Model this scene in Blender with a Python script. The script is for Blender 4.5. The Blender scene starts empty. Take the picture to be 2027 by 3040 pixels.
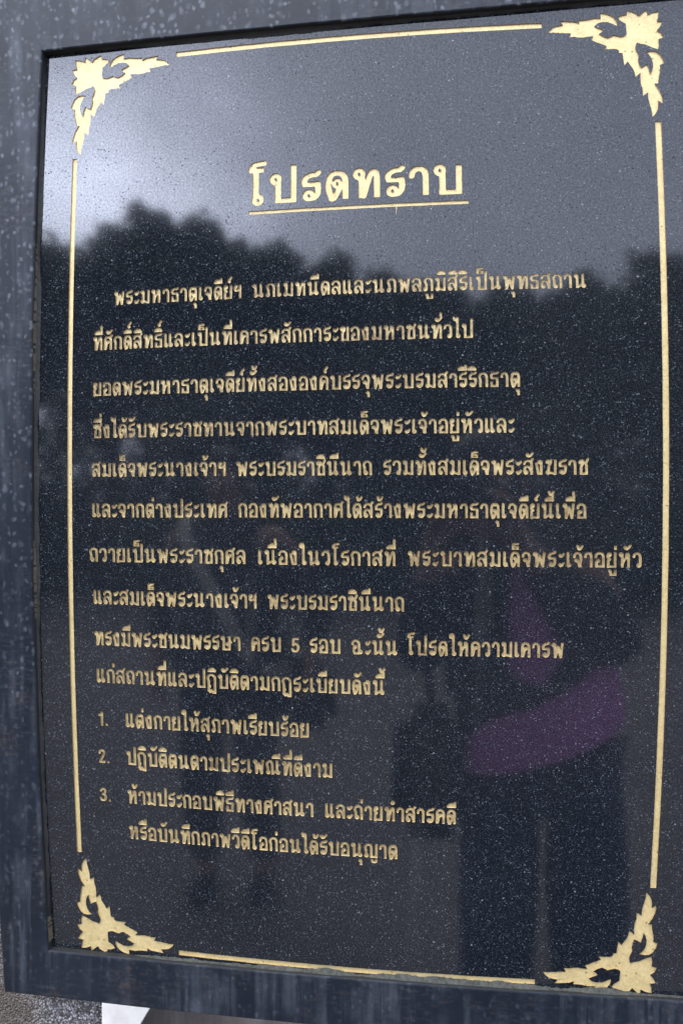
import bpy, bmesh, math, random
import numpy as np
from mathutils import Vector, Matrix
from mathutils.geometry import delaunay_2d_cdt

random.seed(7)
SC = bpy.context.scene
COL = SC.collection
W = 0.6                         # width of the gilt border, metres
H = 1.602                       # its height, in widths

# ---------------------------------------------------------------- camera
cam_data = bpy.data.cameras.new('camera')
cam = bpy.data.objects.new('viewpoint', cam_data)
COL.objects.link(cam)
SC.camera = cam
fwd = Vector((-0.15423, 0.98781, -0.02122)).normalized()
down = Vector((0.00265, -0.02106, -0.99977))
right = down.cross(fwd).normalized()
up = right.cross(fwd).normalized()
cam.matrix_world = Matrix(((right.x, up.x, -fwd.x, 0.0), (right.y, up.y, -fwd.y, -0.80439),
                           (right.z, up.z, -fwd.z, 1.5), (0, 0, 0, 1)))
cam_data.sensor_fit = 'HORIZONTAL'
cam_data.sensor_width = 14.8
cam_data.lens = 18.0
cam_data.clip_start = 0.004
cam_data.clip_end = 300
cam_data.dof.use_dof = True
cam_data.dof.focus_distance = 0.815
cam_data.dof.aperture_fstop = 4.5

# ---------------------------------------------------------------- sky
world = bpy.data.worlds.new('World')
SC.world = world
world.use_nodes = True
nt = world.node_tree
nt.nodes.clear()
def N(nt, typ, **kw):
    n = nt.nodes.new(typ)
    for k, v in kw.items(): setattr(n, k, v)
    return n
SUN_EL, SUN_AZ = 58.0, 205.0     # azimuth clockwise from +Y
out = N(nt, 'ShaderNodeOutputWorld')
bg = N(nt, 'ShaderNodeBackground')
bg.inputs['Strength'].default_value = 0.1
nt.links.new(bg.outputs[0], out.inputs['Surface'])
sky = N(nt, 'ShaderNodeTexSky', sky_type='NISHITA', sun_disc=False)
sky.sun_elevation = math.radians(SUN_EL)
sky.sun_rotation = math.radians(SUN_AZ)
sky.air_density, sky.dust_density, sky.ozone_density = 1.0, 2.0, 1.0
tc = N(nt, 'ShaderNodeTexCoord')
# an overcast: grey cloud everywhere, thinner and brighter low in the west
no = N(nt, 'ShaderNodeTexNoise')
no.inputs['Scale'].default_value = 2.6
no.inputs['Detail'].default_value = 5
no.inputs['Roughness'].default_value = .5
nt.links.new(tc.outputs['Generated'], no.inputs['Vector'])
def glow(d, p):
    v = N(nt, 'ShaderNodeVectorMath', operation='DOT_PRODUCT')
    v.inputs[1].default_value = Vector(d).normalized()
    nt.links.new(tc.outputs['Generated'], v.inputs[0])
    m = N(nt, 'ShaderNodeMath', operation='MAXIMUM'); m.inputs[1].default_value = 0
    nt.links.new(v.outputs['Value'], m.inputs[0])
    q = N(nt, 'ShaderNodeMath', operation='POWER'); q.inputs[1].default_value = p
    nt.links.new(m.outputs[0], q.inputs[0])
    return q.outputs[0]
def madd(a, b, c):
    m = N(nt, 'ShaderNodeMath', operation='MULTIPLY_ADD')
    for i, x in enumerate((a, b, c)):
        if isinstance(x, (int, float)): m.inputs[i].default_value = x
        else: nt.links.new(x, m.inputs[i])
    return m.outputs[0]
CLOUD_BASE, CLOUD_NOISE, GLOW1, GLOW2 = 4.6, 11.0, 42.0, 8.5
lum = madd(no.outputs['Fac'], CLOUD_NOISE, CLOUD_BASE)
no2 = N(nt, 'ShaderNodeTexNoise')
no2.inputs['Scale'].default_value = 7.0
no2.inputs['Detail'].default_value = 6
no2.inputs['Roughness'].default_value = .6
nt.links.new(tc.outputs['Generated'], no2.inputs['Vector'])
ragged = madd(no2.outputs['Fac'], 2.6, -.35)
gl = madd(glow((-.385, -.87, .305), 85), GLOW1, 0.0)
lum = madd(gl, ragged, lum)
lum = madd(glow((-.40, -.87, .28), 14), GLOW2, lum)
tint = N(nt, 'ShaderNodeVectorMath', operation='SCALE')
tint.inputs[0].default_value = (.86, .93, 1.16)
nt.links.new(lum, tint.inputs['Scale'])
mx = N(nt, 'ShaderNodeMix', data_type='RGBA')
mx.inputs['Factor'].default_value = .86
nt.links.new(sky.outputs[0], mx.inputs['A'])
nt.links.new(tint.outputs[0], mx.inputs['B'])
nt.links.new(mx.outputs['Result'], bg.inputs['Color'])

# ---------------------------------------------------------------- sun behind cloud
sd = bpy.data.lights.new('sun', 'SUN')
sd.energy = 1.2
sd.angle = math.radians(40)
sd.color = (1.0, .965, .91)
sun = bpy.data.objects.new('sun', sd)
COL.objects.link(sun)
a, e = math.radians(SUN_AZ), math.radians(SUN_EL)
to_sun = Vector((math.sin(a)*math.cos(e), math.cos(a)*math.cos(e), math.sin(e)))
sun.rotation_euler = to_sun.to_track_quat('Z', 'Y').to_euler()
sun.location = to_sun*30

SC.view_settings.view_transform = 'Standard'
SC.view_settings.look = 'None'
SC.view_settings.exposure = 1.78
SC.view_settings.gamma = 1
SC.view_settings.use_curve_mapping = False

# ---------------------------------------------------------------- helpers
def tag(o, label=None, cat=None, group=None, kind=None):
    if label: o['label'] = label
    if cat: o['category'] = cat
    if group: o['group'] = group
    if kind: o['kind'] = kind
    return o
def empty(name, loc):
    o = bpy.data.objects.new(name, None)
    o.empty_display_size = .1
    COL.objects.link(o)
    o.location = loc
    return o
def mesh(name, verts, faces, mats, parent=None, smooth=False, mi=None, loc=None):
    me = bpy.data.meshes.new(name)
    me.from_pydata([tuple(map(float, v)) for v in verts], [], [tuple(map(int, f)) for f in faces])
    for m in (mats if isinstance(mats, (list, tuple)) else [mats]): me.materials.append(m)
    if mi is not None: me.polygons.foreach_set('material_index', mi)
    if smooth: me.polygons.foreach_set('use_smooth', [True]*len(me.polygons))
    me.update()
    o = bpy.data.objects.new(name, me)
    COL.objects.link(o)
    if parent: o.parent = parent
    if loc is not None: o.location = loc
    return o
def from_bm(name, bm, mats, parent=None, smooth=True, loc=None):
    bmesh.ops.recalc_face_normals(bm, faces=bm.faces[:])
    me = bpy.data.meshes.new(name)
    bm.to_mesh(me); bm.free()
    for m in (mats if isinstance(mats, (list, tuple)) else [mats]): me.materials.append(m)
    if smooth: me.polygons.foreach_set('use_smooth', [True]*len(me.polygons))
    o = bpy.data.objects.new(name, me)
    COL.objects.link(o)
    if parent: o.parent = parent
    if loc is not None: o.location = loc
    return o

class Mat:
    def __init__(self, name):
        self.m = bpy.data.materials.new(name)
        self.m.use_nodes = True
        self.nt = self.m.node_tree
        self.b = self.nt.nodes['Principled BSDF']
        self.tc = self.nt.nodes.new('ShaderNodeTexCoord')
    def n(self, typ, **kw): return N(self.nt, typ, **kw)
    def link(self, a, b): self.nt.links.new(a, b)
    def vec(self, scale=(1, 1, 1), loc=(0, 0, 0)):
        mp = self.n('ShaderNodeMapping')
        mp.inputs['Scale'].default_value = scale
        mp.inputs['Location'].default_value = loc
        self.link(self.tc.outputs['Object'], mp.inputs['Vector'])
        return mp.outputs[0]
    def noise(self, scale, detail=4, rough=.55, vec=None, dist=0):
        t = self.n('ShaderNodeTexNoise')
        t.inputs['Scale'].default_value = scale
        t.inputs['Detail'].default_value = detail
        t.inputs['Roughness'].default_value = rough
        t.inputs['Distortion'].default_value = dist
        self.link(vec if vec is not None else self.tc.outputs['Object'], t.inputs['Vector'])
        return t.outputs['Fac']
    def voro(self, scale, vec=None, **kw):
        t = self.n('ShaderNodeTexVoronoi', **kw)
        t.inputs['Scale'].default_value = scale
        self.link(vec if vec is not None else self.tc.outputs['Object'], t.inputs['Vector'])
        return t
    def ramp(self, fac, stops, interp='LINEAR'):
        r = self.n('ShaderNodeValToRGB')
        r.color_ramp.interpolation = interp
        while len(r.color_ramp.elements) < len(stops): r.color_ramp.elements.new(.5)
        for e, (p, c) in zip(r.color_ramp.elements, stops):
            e.position = p
            e.color = (c, c, c, 1) if isinstance(c, (int, float)) else (*c, 1)
        self.link(fac, r.inputs['Fac'])
        return r.outputs['Color']
    def mix(self, fac, a, b, mode='MIX'):
        m = self.n('ShaderNodeMix', data_type='RGBA', blend_type=mode)
        for key, x in (('Factor', fac), ('A', a), ('B', b)):
            i = m.inputs[key] if key != 'Factor' else m.inputs[0]
            if isinstance(x, (int, float)): i.default_value = x if key == 'Factor' else (x, x, x, 1)
            elif isinstance(x, tuple): i.default_value = (*x, 1)
            else: self.link(x, i)
        return m.outputs['Result']
    def math(self, op, a, b=0.0, c=None):
        m = self.n('ShaderNodeMath', operation=op)
        for i, x in enumerate((a, b, c)):
            if x is None: continue
            if isinstance(x, (int, float)): m.inputs[i].default_value = x
            else: self.link(x, m.inputs[i])
        return m.outputs[0]
    def set(self, **kw):
        for k, x in kw.items():
            i = self.b.inputs[k.replace('_', ' ')]
            if isinstance(x, (int, float)): i.default_value = x
            elif isinstance(x, tuple): i.default_value = (*x, 1)
            else: self.link(x, i)
        return self
    def bump(self, h, strength=.3, dist=.001):
        b = self.n('ShaderNodeBump')
        b.inputs['Strength'].default_value = strength
        b.inputs['Distance'].default_value = dist
        self.link(h, b.inputs['Height'])
        self.link(b.outputs[0], self.b.inputs['Normal'])
        return self

# ---------------------------------------------------------------- materials
def granite():
    m = Mat('polished black granite')
    fine = m.noise(640, 3, .75)
    base = m.ramp(fine, [(.36, (.0018, .0024, .0038)), (.56, (.0055, .0072, .0103)), (.72, (.0155, .0185, .0230))])
    def flecks(scale, lo, hi, r, loc):
        v = m.voro(scale, m.vec((1, 1, 1.25), loc))
        sep = m.n('ShaderNodeSeparateColor'); m.link(v.outputs['Color'], sep.inputs[0])
        pick = m.ramp(sep.outputs[0], [(lo, 0.), (hi, 1.)])
        near = m.ramp(v.outputs['Distance'], [(r*.35, 1.), (r, 0.)])
        return m.math('MULTIPLY', pick, near)
    patchy = m.ramp(m.noise(70, 4, .65), [(.35, .25), (.65, 1.)])
    f1 = m.math('MULTIPLY', flecks(600, .83, 1., .48, (0, 0, 0)), patchy)
    f2 = m.math('MULTIPLY', flecks(980, .54, 1., .52, (3.1, 1.7, .4)), patchy)
    f3 = m.math('MULTIPLY', flecks(300, .955, 1., .36, (1.3, 4.7, 2.4)), patchy)
    c = m.mix(f2, base, (.060, .072, .088))
    c = m.mix(f1, c, (.150, .168, .190))
    c = m.mix(f3, c, (.20, .215, .225))
    pv = m.voro(420, m.vec((1, 1, 1.2), (9, 2, 5)))
    sep = m.n('ShaderNodeSeparateColor'); m.link(pv.outputs['Color'], sep.inputs[0])
    pits = m.math('MULTIPLY', m.ramp(sep.outputs[1], [(.88, 0.), (.99, 1.)]), m.ramp(pv.outputs['Distance'], [(.15, 1.), (.45, 0.)]))
    pits = m.math('MULTIPLY', pits, m.ramp(m.noise(34, 3), [(.40, .15), (.62, 1.)]))
    grain = m.ramp(m.noise(520, 3, .75, m.vec((1, 1, 1), (4, 4, 4))), [(.36, .30), (.64, .56)])
    runs = m.ramp(m.noise(26, 4, .6, m.vec((1, 1, .05))), [(.60, 0.), (.74, 1.)])
    runs = m.math('MULTIPLY', runs, m.ramp(m.noise(5, 3), [(.50, 0.), (.68, .55)]))
    c = m.mix(m.math('MULTIPLY', runs, .35), c, (.050, .052, .050))
    dust = m.math('MULTIPLY', m.ramp(m.noise(1.7, 4), [(.42, 0.), (.68, 1.)]), m.ramp(m.noise(900, 2, .7), [(.45, 0.), (.65, 1.)]))
    c = m.mix(m.math('MULTIPLY', dust, .22), c, (.075, .078, .078))
    spec = m.math('MULTIPLY', grain, m.math('SUBTRACT', 1., m.math('MULTIPLY', pits, .8)))
    m.set(Base_Color=c, Roughness=m.math('MULTIPLY_ADD', pits, .3, .052), IOR=1.52)
    m.link(spec, m.b.inputs['Specular IOR Level'])
    return m.m
def gold(name, wall=False, worn=0.0):
    m = Mat(name)
    big = m.noise(60, 4)
    c = m.ramp(big, [(.3, (.440, .350, .160)), (.7, (.520, .422, .210))])
    c = m.mix(m.ramp(m.noise(480, 3, .7), [(.40, .32), (.60, 0.)]), c, (.265, .195, .090))
    speck = m.ramp(m.noise(620, 2, .6), [(.66, 0.), (.74, 1.)])
    pv = m.voro(330)
    sep = m.n('ShaderNodeSeparateColor'); m.link(pv.outputs['Color'], sep.inputs[0])
    pit = m.math('MULTIPLY', m.ramp(sep.outputs[0], [(.93, 0.), (.97, 1.)]), m.ramp(pv.outputs['Distance'], [(.15, 1.), (.4, 0.)]))
    wear = m.math('MULTIPLY', m.ramp(m.noise(45, 3), [(.5, 0.), (.72, 1.)]), m.ramp(m.noise(330, 3, .7), [(.52, 0.), (.6, 1.)]))
    c = m.mix(m.math('MULTIPLY', speck, .35), c, (.36, .25, .10))
    c = m.mix(m.math('MULTIPLY', wear, .55), c, (.23, .15, .065))
    c = m.mix(m.math('MULTIPLY', pit, .8), c, (.06, .045, .03))
    if worn: c = m.mix(m.math('MULTIPLY', m.math('MULTIPLY', m.ramp(m.noise(150, 4, .65), [(.34, 1.), (.66, .15)]), m.ramp(m.noise(9, 3), [(.38, 1.35), (.62, .45)])), worn), c, (.135, .090, .042))
    if wall: c = m.mix(.45, c, (.20, .10, .05))
    m.set(Base_Color=c, Roughness=.40, Metallic=.30)
    m.bump(m.math('SUBTRACT', m.noise(720, 3, .6), m.math('MULTIPLY', pit, .5)), .5, .0006)
    return m.m
def painted_steel():
    m = Mat('weathered dark steel paint')
    wob = m.n('ShaderNodeTexNoise'); wob.inputs['Scale'].default_value = 60; wob.inputs['Detail'].default_value = 4
    m.link(m.tc.outputs['Object'], wob.inputs['Vector'])
    add = m.n('ShaderNodeVectorMath', operation='MULTIPLY_ADD')
    m.link(wob.outputs['Color'], add.inputs[0]); add.inputs[1].default_value = (.007, .0, .012)
    m.link(m.vec((1, 1, .86), (2, 0, 7)), add.inputs[2])
    streak = m.noise(75, 6, .65, m.vec((1, 1, .07)))
    c = m.ramp(m.noise(9, 4), [(.3, (.0030, .0052, .0092)), (.7, (.0068, .0104, .0170))])
    chalk = m.math('MULTIPLY', m.ramp(streak, [(.46, 0.), (.72, 1.)]), m.ramp(m.noise(16, 4, .6), [(.40, .06), (.66, .75)]))
    c = m.mix(chalk, c, (.062, .073, .090))
    def spots(scale, lo, r, off):
        v = m.n('ShaderNodeTexVoronoi'); v.inputs['Scale'].default_value = scale
        o2 = m.n('ShaderNodeVectorMath', operation='ADD'); m.link(add.outputs[0], o2.inputs[0]); o2.inputs[1].default_value = off
        m.link(o2.outputs[0], v.inputs['Vector'])
        sep = m.n('ShaderNodeSeparateColor'); m.link(v.outputs['Color'], sep.inputs[0])
        d2 = m.math('ADD', v.outputs['Distance'], m.math('MULTIPLY', m.noise(260, 4, .7), .45))
        return m.math('MULTIPLY', m.ramp(sep.outputs[0], [(lo, 0.), (1., .9)]), m.ramp(d2, [(r, 1.), (r+.32, 0.)]))
    hgt = m.n('ShaderNodeSeparateXYZ'); m.link(m.tc.outputs['Object'], hgt.inputs[0])
    # more dried drops where the rain first strikes, towards the top of the frame
    topw = m.ramp(m.math('MULTIPLY_ADD', m.noise(6, 3), .5, m.math('MULTIPLY', hgt.outputs['Z'], .62)), [(.30, .18), (.80, 1.)])
    s1 = m.math('MULTIPLY', spots(98, .30, .26, (0, 0, 0)), topw)
    s2 = m.math('MULTIPLY', spots(165, .30, .32, (5, 1, 3)), topw)
    c = m.mix(m.math('MULTIPLY', s1, .75), c, (.138, .150, .175))
    c = m.mix(m.math('MULTIPLY', s2, .7), c, (.138, .150, .175))
    gr = m.ramp(m.noise(260, 4, .75, m.vec((.25, 1, 1), (1, 1, 1))), [(.50, 0.), (.72, .6)])
    c = m.mix(m.math('MULTIPLY', gr, m.ramp(m.noise(12, 3), [(.42, .1), (.62, 1.)])), c, (.042, .041, .040))
    rust = m.math('MULTIPLY', m.ramp(m.noise(24, 5, .65), [(.58, 0.), (.70, 1.)]), m.ramp(m.noise(150, 5, .75), [(.48, 0.), (.62, .9)]))
    c = m.mix(m.math('MULTIPLY', rust, .5), c, (.050, .033, .026))
    ro = m.ramp(m.noise(30, 4), [(.3, .30), (.7, .46)])
    m.set(Base_Color=c, Roughness=ro, IOR=1.5)
    m.b.inputs['Specular IOR Level'].default_value = .20
    m.bump(m.math('ADD', m.noise(140, 4), m.math('MULTIPLY', s1, .2)), .12, .0012)
    return m.m
def pebbledash():
    m = Mat('washed pebble render')
    v = m.voro(430)
    sep = m.n('ShaderNodeSeparateColor'); m.link(v.outputs['Color'], sep.inputs[0])
    c = m.ramp(sep.outputs[0], [(0., (.05, .047, .049)), (.3, (.17, .168, .17)), (.65, (.31, .308, .31)), (1., (.52, .515, .51))])
    gap = m.ramp(v.outputs['Distance'], [(.35, 0.), (.75, 1.)])
    c = m.mix(gap, c, (.05, .045, .042))
    # brown patch below the corner of the frame
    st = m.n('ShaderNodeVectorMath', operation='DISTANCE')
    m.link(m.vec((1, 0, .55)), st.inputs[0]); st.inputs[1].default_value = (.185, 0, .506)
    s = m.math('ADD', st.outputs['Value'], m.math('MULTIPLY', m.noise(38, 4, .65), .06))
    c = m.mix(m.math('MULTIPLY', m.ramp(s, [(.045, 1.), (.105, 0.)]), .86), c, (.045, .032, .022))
    m.set(Base_Color=c, Roughness=.85)
    m.bump(m.math('SUBTRACT', 1., v.outputs['Distance']), .9, .003)
    return m.m
def plain(name, c1, c2, scale=8, rough=.8, bump=.2, dist=.004, **kw):
    m = Mat(name)
    f = m.noise(scale, 5, .6)
    m.set(Base_Color=m.ramp(f, [(.3, c1), (.7, c2)]), Roughness=rough, **kw)
    if bump: m.bump(m.noise(scale*4, 4), bump, dist)
    return m.m
def paving():
    m = Mat('pale concrete paving')
    c = m.ramp(m.noise(.8, 6, .6), [(.3, (.125, .113, .101)), (.7, (.190, .172, .154))])
    c = m.mix(m.math('MULTIPLY', m.noise(60, 3, .7), .35), c, (.10, .096, .092))
    br = m.n('ShaderNodeTexBrick')
    br.offset = 0
    for k, x in (('Scale', 1.0), ('Mortar Size', .006), ('Brick Width', 1.2), ('Row Height', 1.2)): br.inputs[k].default_value = x
    m.link(m.tc.outputs['Object'], br.inputs['Vector'])
    c = m.mix(br.outputs['Fac'], c, (.10, .10, .095))
    m.set(Base_Color=c, Roughness=.8)
    m.bump(m.noise(40, 4), .3, .004)
    return m.m
def leaves(name, a, b):
    m = Mat(name)
    g = m.n('ShaderNodeObjectInfo')
    c = m.ramp(m.noise(1.3, 3), [(.3, a), (.7, b)])
    m.set(Base_Color=c, Roughness=.6)
    tr = m.n('ShaderNodeBsdfTranslucent'); m.link(m.mix(.5, c, (.16, .20, .10)), tr.inputs['Color'])
    ms = m.n('ShaderNodeMixShader'); ms.inputs[0].default_value = .45
    m.link(m.b.outputs[0], ms.inputs[1]); m.link(tr.outputs[0], ms.inputs[2])
    m.link(ms.outputs[0], m.nt.nodes['Material Output'].inputs['Surface'])
    return m.m
def streaked_stone():
    m = Mat('weathered stone')
    c = m.ramp(m.noise(26, 5, .6, m.vec((1, 1, .12))), [(.3, (.085, .075, .065)), (.55, (.19, .175, .16)), (.75, (.30, .285, .27))])
    c = m.mix(m.ramp(m.noise(7, 4), [(.5, 0.), (.7, .6)]), c, (.12, .08, .05))
    m.set(Base_Color=c, Roughness=.9)
    m.bump(m.noise(60, 5), .6, .004)
    return m.m
M_GRANITE = granite()
M_GOLD = gold('gilt paint')
M_GOLDT = gold('worn gilt paint', False, .78)
M_GOLDE = plain('gilt with painted edge light', (.50, .40, .22), (.66, .54, .32), 160, .42, .2, .0005, Metallic=.3)  # light caught by the letter edges, painted into the wall colour
M_GOLDW = gold('gilt paint at the cut edges', True)
M_STEEL = painted_steel()
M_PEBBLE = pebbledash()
M_PAVE = paving()
M_WHITE = plain('white of bright paving', (.52, .51, .49), (.80, .80, .79), 9, .85, .2, .002)  # brightness of lit paving put into the colour
M_GRASS = plain('short grass', (.030, .045, .014), (.055, .075, .022), 3, .9)
M_STONE = streaked_stone()
M_DIRT = plain('dried grey-green grime', (.014, .016, .013), (.048, .050, .042), 220, .95, .6, .0015)
M_SHADE = plain('painted joint shade', (.0025, .003, .003), (.006, .007, .006), 90, .7, .4, .001)  # near-black colour painting the shadow gap between rail and stone
M_SEALB = plain('flaking tan sealant', (.040, .032, .020), (.085, .068, .042), 120, .9, .5, .001)
M_BARK = plain('bark', (.045, .036, .028), (.09, .075, .06), 14, .95, .6, .02)
M_LEAF = [leaves('dark evergreen leaves', (.050, .070, .048), (.095, .122, .080)),
          leaves('mid green leaves', (.060, .082, .052), (.105, .132, .085)),
          leaves('olive leaves', (.064, .076, .052), (.112, .124, .086))]
M_PETAL = plain('pale petals', (.55, .60, .52), (.75, .76, .70), 60, .7, 0)
M_SKIN = plain('skin', (.30, .17, .11), (.36, .21, .14), 30, .5, .05, .001)
M_SKINL = plain('lips', (.26, .10, .08), (.30, .12, .10), 30, .45, 0)
M_HAIR = plain('black hair', (.006, .005, .005), (.016, .013, .011), 90, .45, .4, .002)
M_PURPLE = plain('purple cotton', (.52, .175, .47), (.62, .235, .56), 40, .85, .3, .002)
M_BLACK = plain('black cloth', (.008, .008, .009), (.016, .016, .018), 50, .85, .3, .002)
M_DENIM = plain('dark blue denim', (.014, .024, .052), (.030, .046, .090), 120, .9, .3, .001)
M_BROWN = plain('dark brown leather', (.020, .012, .008), (.040, .024, .015), 40, .5, .3, .002)
M_SHOE = plain('black leather', (.008, .008, .008), (.014, .014, .014), 40, .4, .1, .001)
M_STRAP = plain('pale canvas webbing', (.45, .42, .35), (.56, .53, .45), 160, .9, .3, .001)
M_GREYC = plain('charcoal cloth', (.030, .031, .034), (.050, .050, .054), 50, .9, .3, .002)
M_CAM = plain('black camera shell', (.010, .010, .010), (.014, .014, .014), 300, .45, .2, .0005)
M_GLASS = plain('coated lens glass', (.004, .004, .008), (.006, .005, .010), 5, .04, 0)
M_EYE = plain('eye white', (.55, .53, .50), (.6, .58, .55), 5, .2, 0)

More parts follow.
